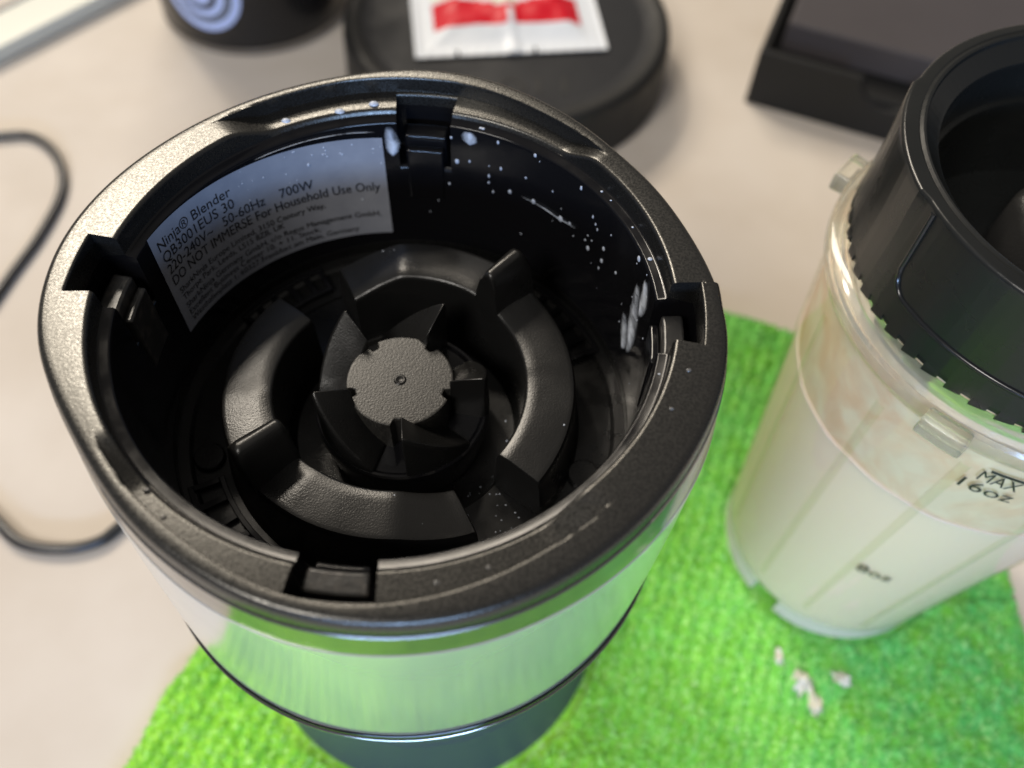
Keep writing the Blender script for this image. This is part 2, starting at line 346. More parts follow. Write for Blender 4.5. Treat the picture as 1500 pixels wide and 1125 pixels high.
# smoked trim strip, silver band, lower body
ths = np.arange(0, 360, 2.0)
def rb_(a, t): # radius of band at fraction t down
    return rband(a)*(1-t)+1.185*t
cols = [[pol(ro(a)+.018, a, -.080), pol(ro(a)+.024, a, -.086), pol(ro(a)*.5+rband(a)*.5+.009, a, -.165), pol(rband(a)-.004, a, -.235), pol(rband(a)-.010, a, -.245)] for a in ths]
V, F = sweep(cols); mk('trim_ring', V, F, M_['smoke'], mb, 40)
cols = [[pol(rband(a)-.008, a, -.2475), pol(rband(a)-.002, a, -.2495)]+[pol(rb_(a, t)+.005*sin(pi*t), a, -.26-1.18*t) for t in np.linspace(0.01, 1, 12)]+[pol(1.178, a, -1.452), pol(1.14, a, -1.455)] for a in ths]
V, F = sweep(cols); mk('silver_band', V, F, M_['chrome'], mb, 50)
V, F = lathe([(1.17, -1.452), (1.187, -1.453), (1.192, -1.458), (1.192, -1.50), (1.192, -1.535), (1.165, -1.57), (1.165, -1.60)], 128); mk('shadow_gap', V, F, M_['gloss'], mb, 30)
V, F = lathe([(1.18, -1.499), (1.194, -1.50), (1.198, -1.504), (1.198, -1.512), (1.194, -1.516), (1.18, -1.517)], 128); mk('seam_ring', V, F, M_['smoke'], mb, 30)
V, F = lathe([(1.16, -1.56), (1.165, -1.60), (1.155, -1.615), (1.08, -1.63), (1.06, -1.66), (1.045, -1.76), (1.03, -2.1), (1.022, -2.45), (1.018, -2.46), (1.018, -2.49), (1.024, -2.50), (1.03, -2.8), (1.05, -3.1), (1.07, -3.24), (1.078, -3.30), (1.08, -3.33), (1.05, ZB), (0, ZB)], 128); mk('lower_body', V, F, M_['base'], mb, 30)
# floor of the well
V, F = lathe([(.95, -.855), (.90, -.86), (.885, -.872), (.74, -.875), (.735, -.885), (.50, -.885), (.495, -.90), (.47, -.96), (.38, -.97), (.0, -.97)], 120); mk('well_floor', V, F, M_['deep'], mb, 30)
V, F = lathe([(.955, -.80), (.948, -.795), (.945, -.80), (.945, -.87)], 120); mk('floor_seam', V, F, M_['deep'], mb, 30)
# locking arcs
def zarc(t):  # t: degrees travelled clockwise from the first end (0..156)
    return float(np.interp(t, [0, 4, 23, 26, 60, 82, 110, 114, 156], [-.645, -.635, -.552, -.546, -.542, -.575, -.585, -.590, -.612]))
def arc_cols(a_start, sgn=-1, L=156):
    cols = []
    for t in np.concatenate([[0, .6, 1.5], np.arange(3, L-2, 2.0), [L-1.5, L-.6, L]]):
        a = a_start-t; z = zarc(t); e = min(t, L-t); k = min(1, e/1.2); b = .012*(1-(1-k)**2)**.5 if k < 1 else .012
        zz = z-(.012-b)*1.0
        ri, rO = .505+.0, .71
        cols.append([pol(r, a, q) for r, q in ((ri-.012, -.89), (ri, zz-.022), (ri+.004, zz-.008), (ri+.014, zz), (ri+.06, zz+.008), (rO-.024, zz), (rO-.008, zz-.005), (rO, zz-.018), (rO+.004, zz-.04), (rO+.022, -.82), (rO+.04, -.88), (ri-.012, -.89))])
    return cols
for a0, tabc in ((116, 44), (-64, -144)):
    V, F = _capped(arc_cols(a0)); arc = mk('locking_arc', V, F, M_['arc'], mb, 38)
    # raised tab: rounded radial block, steep on the clockwise side
    cols = []
    for r in (.507, .515, .53, .68, .70, .712):
        inset = {.507: .03, .515: .012, .712: .03, .70: .010}.get(r, 0)
        prof = [(-11.5, -.66), (-9.0, -.50), (-7.0, -.42-inset*.3), (-4.6, -.372-inset), (-2.2, -.362-inset), (0.2, -.372-inset), (2.6, -.42-inset*.3), (4.2, -.50), (6, -.60), (7, -.66)]
        cols.append([pol(r, tabc-p[0]*.95, p[1]) for p in prof[::-1]]+[pol(r, tabc+11, -.66)])
    n = len(cols[0]); V = [p for c in cols for p in c]; F = [(i*n+q, (i+1)*n+q, (i+1)*n+q+1, i*n+q+1) for i in range(len(cols)-1) for q in range(n-1)]
    F += [tuple(range(n)), tuple((len(cols)-1)*n+q for q in range(n))]
    mk('lock_tab', V, F, M_['arc'], arc, 50)
# drive coupling
V, F = lathe([(.0, -.76), (.33, -.76), (.345, -.748), (.355, -.748), (.362, -.755), (.362, -.80), (.34, -.96)], 96); dc = mk('drive_coupling', V, F, M_['gloss'], mb, 30)
TEETH = [131-72*k for k in range(5)]
def hubr(a):
    r = .217
    for t in TEETH:
        d = (a-t+180) % 360-180
        if -13 < d < 1: r = min(r, .186+.031*min(1, max(0, abs(d+5)-5)/3))
    return r
cols = [[pol(0.0, a, -.585), pol(.03, a, -.585), pol(hubr(a)-.012, a, -.585), pol(hubr(a)-.004, a, -.588), pol(hubr(a), a, -.598), pol(hubr(a)-.004, a, -.76)] for a in np.arange(0, 360, 2.0)]
V, F = sweep(cols); hub = mk('hub_cap', V, F, M_['hub'], dc, 35)
V, F = lathe([(.005, -.583), (.012, -.5825), (.015, -.580), (.022, -.580), (.026, -.5845)], 24); mk('centre_dimple', V, F, M_['deep'], dc, 60)
tooth_me = None
for t in TEETH:
    if tooth_me is None:
        cols = []
        for k, d in enumerate(np.linspace(0, 50, 15)):
            s = d/50; zo = -.462-.285*s**1.05; zi = -.525-.22*s**.85; ro_ = .352; ri_ = .205
            cols.append([pol(ri_, d, -.765), pol(ri_, d, zi), pol(ri_+.06, d, zi*.6+zo*.4+.006), pol(ro_-.010, d, zo+.002), pol(ro_, d, zo-.010), pol(ro_+.001, d, -.765), pol(ri_, d, -.765)])
        V, F = _capped(cols); o = mk('tooth', V, F, M_['arc'], dc, 38); tooth_me = o.data
    else:
        o = bpy.data.objects.new('tooth', tooth_me); sc.collection.objects.link(o); o.parent = dc
    o.rotation_euler.z = rad(t)
    if 'bevel' not in o.modifiers:
        b = o.modifiers.new('bevel', 'BEVEL'); b.width = .007*U; b.segments = 2; b.limit_method = 'ANGLE'; b.angle_limit = rad(45)
# vents in the floor, round plug, clips in the notches
def vent(a0, a1, r_in, r_out, nb):
    V, F = [], []
    def add(vf):
        b = len(V); V.extend(vf[0]); F.extend([tuple(b+i for i in q) for q in vf[1]])
    add(arcblock(r_in, r_in+.022, a0, a1, -.88, -.845)); add(arcblock(r_out-.022, r_out, a0, a1, -.88, -.845))
    add(arcblock(r_in+.0221, r_out-.0221, a0, a0+1.6, -.88, -.846)); add(arcblock(r_in+.0221, r_out-.0221, a1-1.6, a1, -.88, -.846))
    v = mk('vent_grille', V, F, M_['gloss'], mb, 30, bevel=.006)
    for k in range(1, nb):
        a = a0+(a1-a0)*k/nb; vv, ff = arcblock(r_in+.023, r_out-.023, a-.9, a+.9, -.88, -.852, 2); mk('vent_bar', vv, ff, M_['gloss'], v, 30)
    return v
vent(21, 52, .775, .925, 5); vent(-158, -124, .775, .925, 5); vent(118, 146, .775, .925, 5)
V, F = lathe([(0, -.852), (.058, -.852), (.064, -.858), (.066, -.88)], 32, (.80*cos(rad(-21)), .80*sin(rad(-21)))); mk('floor_plug', V, F, M_['deep'], mb, 30)
V, F = lathe([(0, -.852), (.058, -.852), (.064, -.858), (.066, -.88)], 32, (.82*cos(rad(-166)), .82*sin(rad(-166)))); mk('floor_plug', V, F, M_['deep'], mb, 30)
for k, (c, h) in enumerate(NOTCH):
    zt = (-.185, -.17, -.15, -.135)[k]
    V, F = arcblock(.985, 1.065, c-h+1.5, c+h-1.5, -.34, zt, 6); cl = mk('latch_clip', V, F, M_['clip'] if k != 0 else M_['gloss'], mb, 30, bevel=.012)
    V, F = arcblock(.948, .984, c-h+1.9, c+h-1.9, -.52, zt-.05, 6); mk('clip_tongue', V, F, M_['clip'] if k == 1 else M_['gloss'], cl, 30, bevel=.01)
# rating label on the inner wall, text wrapped on the wall
def wall_r(z): return float(np.interp(z, [-.86, -.36, -.11], [.945, .955, .958]))
LA0, LA1 = 162.3, 95.4     # left edge, right edge (degrees)
def lab(u, v, off):        # u 0..1 left->right, v 0..1 top->bottom
    a = LA0+(LA1-LA0)*u; z = -.085-.085*u-.565*v; r = wall_r(z)-off
    return pol(r, a, z)
nu, nv = 40, 8
V = [lab(i/nu, j/nv, .004) for j in range(nv+1) for i in range(nu+1)]
F = [(j*(nu+1)+i, j*(nu+1)+i+1, (j+1)*(nu+1)+i+1, (j+1)*(nu+1)+i) for j in range(nv) for i in range(nu)]
lb = mk('rating_label', V, F, M_['paper'], mb, 60); lb['label'] = 'grey paper rating label with black print stuck inside the well'
LW = .956*rad(LA0-LA1); LH = .565
lines = [('Ninja\u00ae Blender', .057, .18, 1.0, .03), ('QB3001EUS 30', .057, .295, 1.0, .03), ('220-240V~   50-60Hz    700W', .057, .41, 1.0, .03), ('DO NOT IMMERSE For Household Use Only', .057, .525, .93, .03),
         ('SharkNinja Europe Limited, 3150 Century Way,', .036, .635, .70, .04), ('Thorpe Park, Leeds, LS15 8ZB, UK', .036, .71, .52, .04),
         ('SharkNinja Germany GmbH, c/o Regus Management GmbH,', .036, .80, .92, .04), ('Excellent Business Center 10. + 11. Stock,', .036, .875, .66, .04), ('Westhafenplatz 1, 60327 Frankfurt am Main, Germany', .036, .95, .82, .04)]
for s, size, v0, wmax, u00 in lines:
    tv, tf = text_mesh(s, size*1.28)
    x0 = min(p[0] for p in tv); x1 = max(p[0] for p in tv); wd = (x1-x0)
    natural = wd/LW; target = {0: .36, 1: .36, 2: .68, 3: .94}.get([l[0] for l in lines].index(s), wmax)
    k = target*LW/wd
    V = [lab(u00+(p[0]-x0)*k/LW, v0-p[1]/LH, .006) for p in tv]
    mk('text_line', V, tf, M_['ink'], lb, 60)

# ------------------------------------------------------------------ cup with blade cap
CX, CY, CP = 2.914, .544, 136.8
ZC = ZB
cup = empty('blender_cup', (CX-.144, CY-.06, ZC), 'clear milky blender cup with black blade cap standing at the right of the towel', 'blender cup')
c = (CX, CY)
def cup_r(z): return float(np.interp(z, [-3.3, -3.15, -3.0, -.75], [.71, .737, .748, .962]))
zs = np.linspace(-3.0, -.78, 14)
V, F = lathe([(0, -3.24), (.66, -3.24), (.712, -3.22), (.733, -3.16)]+[(cup_r(z), z) for z in zs]+[(.968, -.74)], 128, c); body = mk('cup_wall', V, F, M_['clear'], cup, 40)
V, F = lathe([(.90, -.745), (.968, -.745), (.985, -.72), (1.005, -.69), (1.012, -.665), (1.012, -.62), (1.0, -.60), (.975, -.59), (.955, -.575), (.90, -.575), (.90, -.745)], 128, c); mk('cup_collar', V, F, M_['clearedge'], cup, 30)
for k in range(4):
    a = CP+90*k; V, F = arcblock(1.0, 1.09, a-5.5, a+5.5, -.70, -.60, 4, c); mk('lock_lug', V, F, M_['clearedge'], cup, 30, bevel=.015)
# foot of the cup with gaps
foot_cols = []
V, F = [], []
for a0 in (-134, -44, 46, 136):
    v, f_ = arcblock(.66, .722, a0, a0+75, ZC+.001, -3.17, 24, c); mk('cup_foot', v, f_, M_['frost'], cup, 30, bevel=.01)
# ribs moulded in the wall
for a in (-149, -123.6, -96, -62, 180, 150):
    cols = []
    for z in np.linspace(-3.0, -.85, 12):
        r = cup_r(z); cols.append([(CX+q[0]*cos(rad(a+q[1])), CY+q[0]*sin(rad(a+q[1])), z) for q in ((r+.001, -1.5), (r+.010, -.9), (r+.010, .9), (r+.001, 1.5))])
    V, F = sweep(cols, False); mk('cup_rib', V, F, M_['clear'], body, 50)
# milk, residue film
ML = -1.36
zz = np.linspace(-3.14, ML, 12)
V, F = lathe([(0, -3.23), (.65, -3.23), (.702, -3.21), (.727, -3.155)]+[(cup_r(z)-.007, z) for z in zz]+[(cup_r(ML)-.03, ML-.012), (0, ML-.016)], 96, c); milk = mk('milk', V, F, M_['milk'], cup, 50)
zz = np.linspace(ML+.004, -.76, 10)
V, F = lathe([(cup_r(z)-.012, z) for z in zz]+[(.93, -.75), (.895, -.74), (.893, -.56)], 128, c); film = mk('milk_residue', V, F, M_['film'], cup, 60)
V, F = tube([(CX+(cup_r(ML)-.010)*cos(rad(a)), CY+(cup_r(ML)-.010)*sin(rad(a)), ML+.006*sin(rad(a*7))+.004*sin(rad(a*19))) for a in range(0, 361, 3)], .011, 8); mk('froth_line', V, F, M_['milk'], cup, 60)
# printing on the cup
def cup_text(s, size, a, z, tgt, parent, shear=.0):
    tv, tf = text_mesh(s, size); x0 = min(p[0] for p in tv); x1 = max(p[0] for p in tv); k = tgt/(x1-x0)
    V = []
    for p in tv:
        zz_ = z+p[1]; r = cup_r(zz_)+.004; aa = a+math.degrees((p[0]-x0)*k/r); V.append((CX+r*cos(rad(aa)), CY+r*sin(rad(aa)), zz_))
    mk('printed_mark', V, tf, M_['ink'], parent, 60)
cup_text('MAX', .115, -119.3, -.915, .165, body); cup_text('16oz', .115, -121.5, -1.015, .225, body); cup_text('8oz', .13, -121.8, -2.20, .19, body)
V, F = arcblock(cup_r(-.81)+.002, cup_r(-.81)+.005, -118, -105, -.828, -.815, 8, c); mk('printed_mark', V, F, M_['ink'], body, 30)
# blade cap
cols = []
NT = 54
for i in range(NT):
  for a, zf, d in ((360*(i+.001)/NT, -.545, 0), (360*(i+.5)/NT, -.532, .0), (360*(i+.62)/NT, -.527, 0), (360*(i+.63)/NT, -.520, -.006), (360*(i+.999)/NT, -.520, -.006)):
    aa = (a+180) % 360
    sh = .014 if (aa > 326 or aa < 9) else 0     # shoulder on part of the rim
    cols.append([(CX+r*cos(rad(a)), CY+r*sin(rad(a)), z) for r, z in ((.90, zf), (.950+d, zf), (.958+d, zf+.008), (.958+d, -.492), (.955, -.486), (.952, -.2), (.950+sh, .005), (.950+sh, .030), (.948+sh, .038), (.943+sh, .045), (.935+sh, .049), (.90, .05), (.893, .045), (.880, .05), (.868, .046), (.862, .03), (.80, -.02), (.785, -.03), (.778, -.05), (.77, -.22), (.745, -.225), (.74, -.25), (.72, -.62), (0, -.66))])
V, F = sweep(cols); cap = mk('blade_cap', V, F, M_['cap'], cup, 30)
pth = [(-166, .042)]+[(-166+.2*k, .04-.06*k) for k in range(1, 5)]
def cp(a, z, off=.0): r = .953+off; return (CX+r*cos(rad(a)), CY+r*sin(rad(a)), z)
path = [cp(-166.5, .03)]+[cp(-166.5+.1*k, .03-.04*k) for k in range(1, 7)]
for k in range(9):
    t = k/8*pi/2; path.append(cp(-165.9+6*(1-cos(t)), -.24-.12*sin(t)))
for a in np.arange(-157, -124, 2): path.append(cp(a, -.36))
for k in range(9):
    t = k/8*pi/2; path.append(cp(-122+6*sin(t), -.36+.12*(1-cos(t))))
path += [cp(-116, -.24+.04*k) for k in range(1, 7)]
V, F = tube(path, .013, 8); mk('panel_seam', V, F, M_['capin'], cap, 60)
V, F = lathe([(0, -.25), (.12, -.25), (.24, -.262), (.30, -.29), (.335, -.33), (.345, -.655)], 48, c, rf=lambda a, z: .02*math.copysign(min(1, abs(cos(rad(a*3)))*3), cos(rad(a*3))) if z < -.26 else 0); mk('drive_socket', V, F, M_['coup'], cap, 40)

# ------------------------------------------------------------------ cable
pts = [(-5.2, 4.35), (-4.6, 4.48), (-4.13, 4.54), (-3.82, 4.54), (-3.53, 4.27), (-3.38, 3.84), (-3.43, 3.31), (-3.57, 2.78), (-3.68, 2.2), (-3.62, 1.5), (-3.32, .95), (-3.01, .65), (-2.79, .49), (-2.5, .45), (-2.28, .51), (-2.15, .64), (-1.85, .9), (-1.4, 1.0), (-1.0, .75)]
V, F = tube(spline([(x, y, -ZT+.042+(.06 if x > -1.5 else 0)) for x, y in pts], 8), .040, 12)
o = mk('power_cable', V, F, M_['cable'], None, 60, origin=(-2.5, .45, -ZT)); tag(o, 'thin black power cable looping over the worktop at the left', 'cable')

# ------------------------------------------------------------------ round stand with sachet
PX, PY, PR = .6, 5.68, 1.575
pot = empty('round_stand', (PX, PY, -ZT), 'low round black stand behind the motor base with a sachet on it', 'round stand')
V, F = lathe([(0, -ZT+.002), (1.56, -ZT+.002), (1.59, -ZT+.03), (1.60, -ZT+.10), (1.585, -2.90), (1.57, -2.84), (1.545, -2.81), (1.50, -2.80), (1.44, -2.81), (1.40, -2.835)], 128, (PX, PY)); mk('stand_body', V, F, M_['potlip'], pot, 40)
V, F = lathe([(1.41, -2.832), (1.34, -2.845), (1.30, -2.85), (0, -2.85)], 128, (PX, PY)); top = mk('stand_top', V, F, M_['pottop'], pot, 40)
for k, (dx, wd) in enumerate(((-.32, 0), (-.08, 1), (.26, 0), (.5, 0))):
    if wd: V, F = lathe([(.09, -2.849), (.095, -2.842), (.125, -2.842), (.13, -2.849)], 32, (PX+dx+.1, PY-1.02))
    else: V, F = boxv(-.02, .02, -.11, .11, -2.849, -2.842, (PX+dx, PY-1.0+.03*abs(dx)), 0)
    mk('embossed_mark', V, F, M_['potlip'], top, 40, bevel=.003)
# sachet
def sachet():
    nx, ny = 64, 48; Wd, Dp = 1.80, 1.62; V, F, idx = [], [], []
    ang = math.degrees(math.atan2(.17, 1.79)); cs, sn = cos(rad(ang)), sin(rad(ang))
    r = np.random.default_rng(3); g = r.random((14, 14))
    for side in (1, 0):
        for j in range(ny+1):
            for i in range(nx+1):
                u, v = i/nx, j/ny; x, y = u*Wd, v*Dp
                e = min(x, Wd-x, y, Dp-y); puff = min(1, max(0, (e-.10)/.35)); puff = puff*puff*(3-2*puff)
                gi, gj = u*12, v*12; a, b = int(gi), int(gj); fa, fb = gi-a, gj-b
                wr = (g[b, a]*(1-fa)+g[b, a+1]*fa)*(1-fb)+(g[b+1, a]*(1-fa)+g[b+1, a+1]*fa)*fb
                crimp = .006*sin(x*60) if e < .10 else 0
                seam = .05*math.exp(-((x-.92)/.05)**2)
                z = -2.838+.012+(side*(.006+.10*puff+.05*(wr-.5)*puff+crimp+seam*.6) if side else 0)
                V.append((-.26+x*cs-y*sn, 5.03+x*sn+y*cs, z))
    N = (nx+1)*(ny+1)
    for side in (1, 0):
        for j in range(ny):
            for i in range(nx):
                b = (1-side)*N+j*(nx+1)+i; q = (b, b+1, b+nx+2, b+nx+1); F.append(q if side else q[::-1])
                x, y = (i+.5)/nx*Wd, (j+.5)/ny*Dp; k = 0
                if side and .20 < x < 1.60:
                    lim = .66+.10*abs(x-.9)/.7-(.05 if abs(x-.9) < .1 else 0)
                    if .33 < y < lim: k = 1
                    elif lim+.05 < y < 1.45: k = 2
                    if abs(x-.93) < .02 and y < .5: k = 0
                idx.append(k)
    for rng_ in ([(j*(nx+1), (j+1)*(nx+1)) for j in range(ny)], [(j*(nx+1)+nx, (j+1)*(nx+1)+nx) for j in range(ny)], [(i, i+1) for i in range(nx)], [(ny*(nx+1)+i, ny*(nx+1)+i+1) for i in range(nx)]):
        for a, b in rng_: F.append((a, b, b+N, a+N)); idx.append(0)
    o = mk('sachet', V, F, None, None, 60, mats=[M_['white'], M_['red'], M_['mint']], idx=idx, origin=(.6, 5.7, -2.83))
    tag(o, 'white foil sachet with a red band lying on the round black stand', 'sachet')
sachet()

# ------------------------------------------------------------------ black jar with ring emblem
JX, JY, JR = -2.05, 6.75, .98
jar = empty('black_jar', (JX, JY, -ZT), 'glossy black round jar with pale blue ring emblem at the top left', 'jar')
V, F = lathe([(0, -ZT+.002), (.90, -ZT+.002), (.95, -ZT+.05), (.975, -ZT+.13), (.98, -ZT+.2), (.98, -1.3), (.95, -1.22), (0, -1.2)], 96, (JX, JY)); jb = mk('jar_body', V, F, M_['jar'], jar, 30)
V, F = lathe([(.93, -ZT+.001), (.965, -ZT+.02), (.985, -ZT+.06), (.978, -ZT+.10)], 96, (JX, JY)); mk('jar_foot_ring', V, F, M_['smoke'], jar, 40)
def emblem(r_a, r_b, m, n=48):
    V = []; cz, ca = -2.70, -108
    for k in range(n):
        for r in (r_a, r_b):
            x, z = r*cos(2*pi*k/n), cz+r*sin(2*pi*k/n); a = ca+math.degrees(x/JR); V.append((JX+(JR+.004)*cos(rad(a)), JY+(JR+.004)*sin(rad(a)), z))
    F = [(2*k, 2*k+1, (2*k+3) % (2*n), (2*k+2) % (2*n)) for k in range(n)]; mk('emblem_ring', V, F, m, jb, 60)
emblem(.33, .41, M_['logo']); emblem(.19, .26, M_['logo']); emblem(.27, .32, M_['logo2']); emblem(.05, .13, M_['logo'])

# ------------------------------------------------------------------ black box with lid
bo = (2.97, 5.17); ba = math.degrees(math.atan2(4.54-5.17, 4.4-2.97))
box = empty('black_box', (4.4, 5.9, -ZT), 'black card box with plum grey lid and thumb notch behind the cup', 'box')
BW, BD = 2.9, 2.6
# front wall with thumb scoop
ol = [(0, -ZT+.002), (BW, -ZT+.002), (BW, -2.80)]+[(1.28+.30*cos(t), -2.80-.27*sin(t)) for t in np.linspace(0, pi, 17)]+[(0, -2.80)]
ca_, sa_ = cos(rad(ba)), sin(rad(ba))
def bxy(x, y): return (bo[0]+x*ca_-y*sa_, bo[1]+x*sa_+y*ca_)
V = [(*bxy(x, y), z) for y in (0, .07) for x, z in ol]; n = len(ol)
F = [tuple(range(n)), tuple(range(2*n-1, n-1, -1))]+[(i, (i+1) % n, n+(i+1) % n, n+i) for i in range(n)]
mk('front_wall', V, F, M_['boxb'], box, 30, bevel=.012)
for nm, q in (('side_wall', (0, .07, .071, BD, -ZT+.002, -2.81)), ('side_wall', (BW-.07, BW, .071, BD, -ZT+.002, -2.81)), ('back_wall', (.071, BW-.071, BD-.07, BD, -ZT+.002, -2.81)), ('tray_floor', (.071, BW-.071, .071, BD-.071, -ZT+.002, -3.02))):
    V, F = boxv(*q, bo, ba); mk(nm, V, F, M_['boxb'], box, 30, bevel=.01)
V, F = boxv(.16, BW-.10, .40, BD-.08, -3.015, -2.70, bo, ba); mk('lid', V, F, M_['lid'], box, 30, bevel=.03)

# ------------------------------------------------------------------ pale slab at the top left
so = (-4.43, 5.59); sa = math.degrees(math.atan2(6.72-5.59, -3.4+4.43))
slab = empty('metal_tray', (-4.6, 6.6, -ZT), 'pale grey metal tray edge at the far left corner', 'tray')
V, F = boxv(-1.6, 2.6, .0, 2.2, -ZT+.004, -ZT+.17, so, sa); mk('tray_body', V, F, M_['slab'], slab, 30, bevel=.05)
V, F = boxv(-1.45, 2.45, .52, 2.0, -ZT+.171, -ZT+.20, so, sa); mk('tray_panel', V, F, M_['table'], slab, 30, bevel=.012)

# ------------------------------------------------------------------ milk drops, smears, specks, crumbs
def dome(nseg=12, nring=4):
    V = [(0, 0, 1)]; F = []
    for k in range(1, nring+1):
        t = k/nring*pi/2
        for s in range(nseg): V.append((sin(t)*cos(2*pi*s/nseg), sin(t)*sin(2*pi*s/nseg), cos(t)))
    for s in range(nseg): F.append((0, 1+s, 1+(s+1) % nseg))
    for k in range(nring-1):
        for s in range(nseg): F.append((1+k*nseg+s, 1+(k+1)*nseg+s, 1+(k+1)*nseg+(s+1) % nseg, 1+k*nseg+(s+1) % nseg))
    return V, F
DV, DF = dome()
dome_me = bpy.data.meshes.new('milk_drop'); dome_me.from_pydata(DV, [], DF); finish(dome_me, M_['drop'], 80)
wet_me = dome_me.copy(); wet_me.materials[0] = M_['wet']
def wall_frame(a, z, off=.0):
    n = Vector((-cos(rad(a)), -sin(rad(a)), 0)); t = Vector((-sin(rad(a)), cos(rad(a)), 0)); p = Vector(pol(wall_r(z)-off, a, z)); return p, t, Vector((0, 0, 1)), n
def put_drop(p, t, b, n, sx, sy, h, m=None, name='milk_drop'):
    o = bpy.data.objects.new(name, dome_me); sc.collection.objects.link(o)
    Mx = Matrix((t*sx*U, b*sy*U, n*h*U)).transposed().to_4x4(); Mx.translation = Vector(S(p)); o.matrix_world = Mx
    return o
PXU = 1/480.0     # R per photo pixel on the far wall
WALL = [(72.9,-.13,5),(65.4,-.12,3),(76.4,-.279,4),(73,-.265,2),(67.7,-.263,3),(67.7,-.32,3),(67.7,-.358,3),(64.4,-.257,3),(66.4,-.404,3),(61.6,-.369,3.5),(54.5,-.365,4),(45.6,-.371,5),(42.5,-.359,3),(55,-.11,3),(53.6,-.13,2),(49,-.249,2.5),(40.4,-.13,2.5),(35.2,-.222,2.5),(33.9,-.246,2.5),(33,-.264,2.5),(27.8,-.215,3),(29.6,-.325,3.5),(29.5,-.397,3.5),(30.1,-.453,2.5),(36.6,-.378,2.5),(34.3,-.349,2.5),(35.2,-.408,4),(15,-.13,4.5),(15.4,-.164,2.5),(23.4,-.365,3),(81.8,-.42,3),(78.6,-.416,3),(85.6,-.471,2),(81.8,-.527,2.5),(84.3,-.602,2),(23.2,-.363,2.5),(8.6,-.376,3),(2.5,-.36,3),(17.8,-.46,2),(29.3,-.569,1.5),(9.6,-.12,2),(2.7,-.685,2),(13.9,-.337,2)]
LABD = [(113.4,-.199,2.5),(110.7,-.211,2.5),(114.8,-.245,2.5),(106.3,-.226,2),(110.2,-.177,1.8),(126.8,-.221,1.5),(129.7,-.211,1.5),(133.5,-.201,1.2),(103.1,-.19,1.6),(96.1,-.217,1.6),(96.3,-.309,2),(102.5,-.508,2)]
small = []
ORD = ['first', 'second', 'third', 'fourth', 'fifth', 'sixth', 'seventh', 'eighth', 'ninth', 'tenth', 'eleventh', 'twelfth']; nd = 0
for a, z, s in sorted(WALL, key=lambda q: -q[0]):
    if s >= 3.5:
        p, t, b, n = wall_frame(a, z); o = put_drop(p, t, b, n, s*PXU*1.15, s*PXU*1.6, s*PXU*.55)
        tag(o, 'white milk drop on the black inner wall, '+ORD[nd]+' to the right of the far notch', 'milk drop', 'milk drops on the inner wall'); nd += 1
    else: small.append((wall_frame(a, z), s*PXU*.85, s*PXU*1.15))
for a, z, s in LABD: small.append((wall_frame(a, z, .004), s*PXU*.9, s*PXU*.9))
for i in range(24):     # fine beads below the label's top edge
    u = random.choice([.45, .62, .66, .78, .84, .97])+random.gauss(0, .008); v = random.random()**1.6*.45; p = Vector(lab(u, v+.02, .004)); a = LA0+(LA1-LA0)*u
    _, t, b, n = wall_frame(a, p.z); small.append(((p, t, b, n), .0022+.002*random.random(), .003))
for i in range(14):
    a = random.uniform(-5, 90); z = random.uniform(-.6, -.13); small.append((wall_frame(a, z), .0025+.0025*random.random(), .004))
X, Y, Z = Vector((1, 0, 0)), Vector((0, 1, 0)), Vector((0, 0, 1))
for i in range(7):     # beads on the ledge at the right and on the top lip
    a = random.uniform(-25, 75); small.append(((Vector(pol(.982, a, -.092)), X, Y, Z), .005+.004*random.random(), .005))
for i in range(18):     # specks on arcs and floor
    a = random.uniform(-110, 10); r = random.uniform(.36, .5); small.append(((Vector(pol(.42+.06*random.random(), a, -.90)), X, Y, Z), .003, .003))
for i in range(20):
    a = random.uniform(-62, -42); r = random.uniform(.5, .72); small.append(((Vector(pol(r, a, -.884)), X, Y, Z), .002+.003*random.random(), .003))
for i in range(28):
    t = random.uniform(8, 150); r = random.uniform(.53, .69); small.append(((Vector(pol(r, 116-t+random.choice([0, 180]), zarc(t)+.001)), X, Y, Z), .002+.0015*random.random(), .002))
V, F = [], []
for (p, t, b, n), sx, sy in small:
    f1 = random.uniform(.55, 1.35); sx *= f1; sy *= f1*random.uniform(.8, 1.5)
    k = len(V); V += [tuple(Vector(p)+t*v[0]*sx+b*v[1]*sy+n*v[2]*min(sx, sy)*.6) for v in DV]; F += [tuple(k+i for i in q) for q in DF]
o = mk('milk_specks', V, F, M_['drop'], None, 80); o['kind'] = 'stuff'; o['label'] = 'fine milk spatter and specks inside the well of the motor base'; o['category'] = 'milk spatter'
# larger drops on the rim
for x, y, z, s in ((-.905+.0, .665+.0, 0, 0),):
    pass
for a, r, z, s, lbl in ((96.5, 1.02, -.064, .018, 'milk drop at the label side end of the far lip'), (104.5, 1.0, -.066, .018, 'oblong milk drop on the far lip above the label'), (117, 1.0, -.05, .016, 'milk drop on the far lip at its left ramp')):
    o = put_drop(Vector(pol(r+.02, a, z)), X, Y, Z, s*1.2, s*.8, s*.7); tag(o, lbl, 'milk drop')
for a, r, z, s, wh in ((-79.5, 1.065, -.066, .010, 'just right of the near notch'), (-71, 1.06, -.066, .008, 'second to the right of the near notch'), (-56, 1.06, -.05, .009, 'at the right end of the near recess'), (-19, 1.07, 0, .009, 'just below the right notch'), (-28, 1.06, 0, .008, 'second below the right notch'), (-133, 1.02, -.062, .012, 'on the left ramp of the near recess'), (-127, 1.045, -.066, .010, 'left of the near notch beside the ramp')):
    o = put_drop(Vector(pol(r, a, z)), X, Y, Z, s, s*.8, s*.45); o.data = wet_me; tag(o, 'dull water drop on the black rim, '+wh, 'drop', 'drops on the rim')
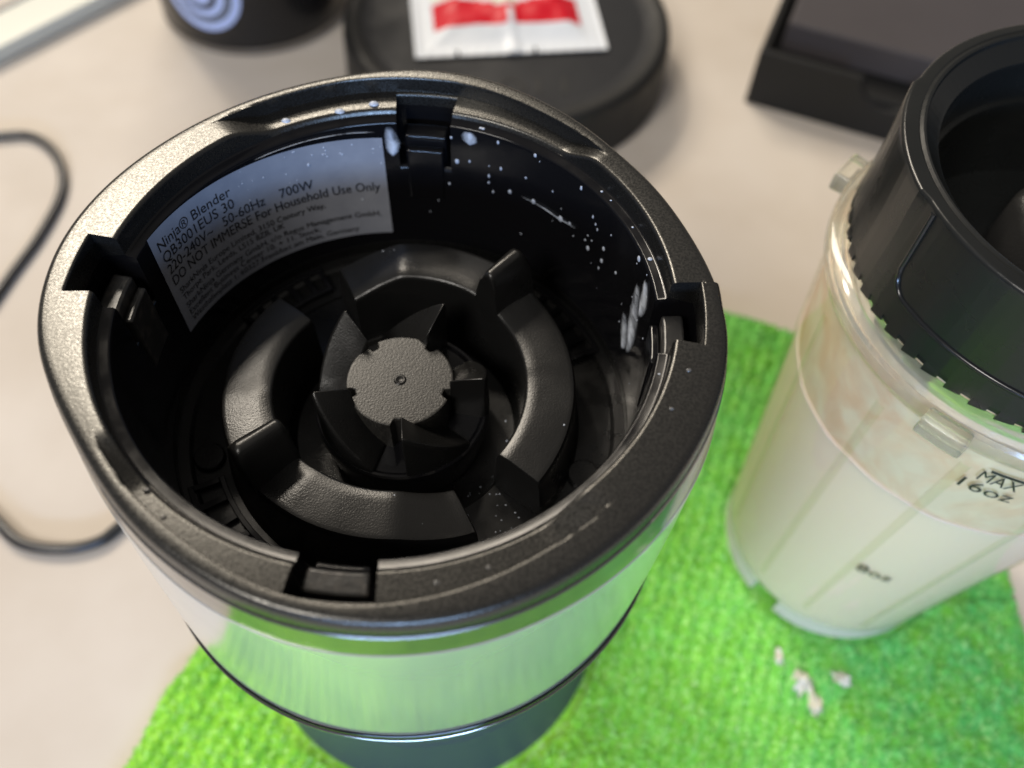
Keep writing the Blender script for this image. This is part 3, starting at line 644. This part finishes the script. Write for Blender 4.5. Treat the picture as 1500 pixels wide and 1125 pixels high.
# smears
def smear(pts_a, pts_z, wv, label, seed=0):
    r = np.random.default_rng(seed); n = 20; cols = []
    for i in range(n+1):
        t = i/n; a = np.interp(t, np.linspace(0, 1, len(pts_a)), pts_a); z = np.interp(t, np.linspace(0, 1, len(pts_z)), pts_z)
        w_ = wv*(sin(pi*min(max(t, .02), .98))**.5)*(.92+.16*r.random())
        cols.append([pol(wall_r(z)-.003-.006*(1-abs(k))*1.0, a+k*w_, z) for k in np.linspace(-1, 1, 7)])
    V, F = sweep(cols, False); o = mk('milk_smear', V, F, M_['smear'], None, 80); tag(o, label, 'milk smear')
    at = o.data.attributes.new('fade', 'FLOAT', 'POINT')
    if len(o.data.vertices) == len(V): at.data.foreach_set('value', [(1-abs(k)**1.5)*min(1, 3*sin(pi*i/n)) for i in range(n+1) for k in np.linspace(-1, 1, 7)])
smear([8.5, 7.3, 7.8], [-.13, -.22, -.33], 2.6, 'bright white milk smear beside the right notch', 1)
smear([15, 13, 12], [-.46, -.55, -.64], 2.6, 'lower oval milk smear on the right inner wall', 2)
smear([12, 10, 9], [-.22, -.40, -.60], 3.2, 'thin hazy milk smear running down the right inner wall', 5)
smear([73.2, 72.8], [-.10, -.17], 2.2, 'short milk smear just right of the far notch', 3)
smear([93.5, 92.8, 93], [-.11, -.2, -.27], 2.0, 'bluish milk smear between label and far notch', 4)
smear([58, 52, 46, 40], [-.362, -.362, -.37, -.352], 1.5, 'long thin milk streak along the far inner wall', 6)
smear([128, 115, 104, 97], [-.115, -.118, -.125, -.135], 1.2, 'bluish wet streak along the top of the label', 7)
# crumbs on the towel
def crumb(x, y, s, label, seed):
    bm = bmesh.new(); bmesh.ops.create_icosphere(bm, subdivisions=3, radius=1); r = np.random.default_rng(seed); k = r.random((6, 3))*6-3
    V = []
    for v in bm.verts:
        q = v.co.normalized(); n = 1+.55*sum(sin(q.dot(Vector(kk))*2.6+i) for i, kk in enumerate(k))/3
        V.append((x+q.x*s[0]*n, y+q.y*s[1]*n, -ZT+TW+.01+q.z*s[2]*n))
    F = [tuple(v.index for v in fc.verts) for fc in bm.faces]; bm.free()
    o = mk('food_crumb', V, F, M_['crumb'], None, 80, origin=(x, y, -ZT+TW)); tag(o, label, 'crumb')
crumb(2.37, -.52, (.055, .075, .06), 'large pale food crumb on the towel in front of the cup', 1)
crumb(2.43, -.66, (.035, .065, .05), 'tapering pale crumb lying just below the large crumb', 4)
crumb(2.64, -.50, (.045, .045, .045), 'small greyish crumb to the right of the large crumb', 2)
crumb(2.26, -.36, (.03, .05, .04), 'faint smeared crumb nearest to the cup foot', 3)
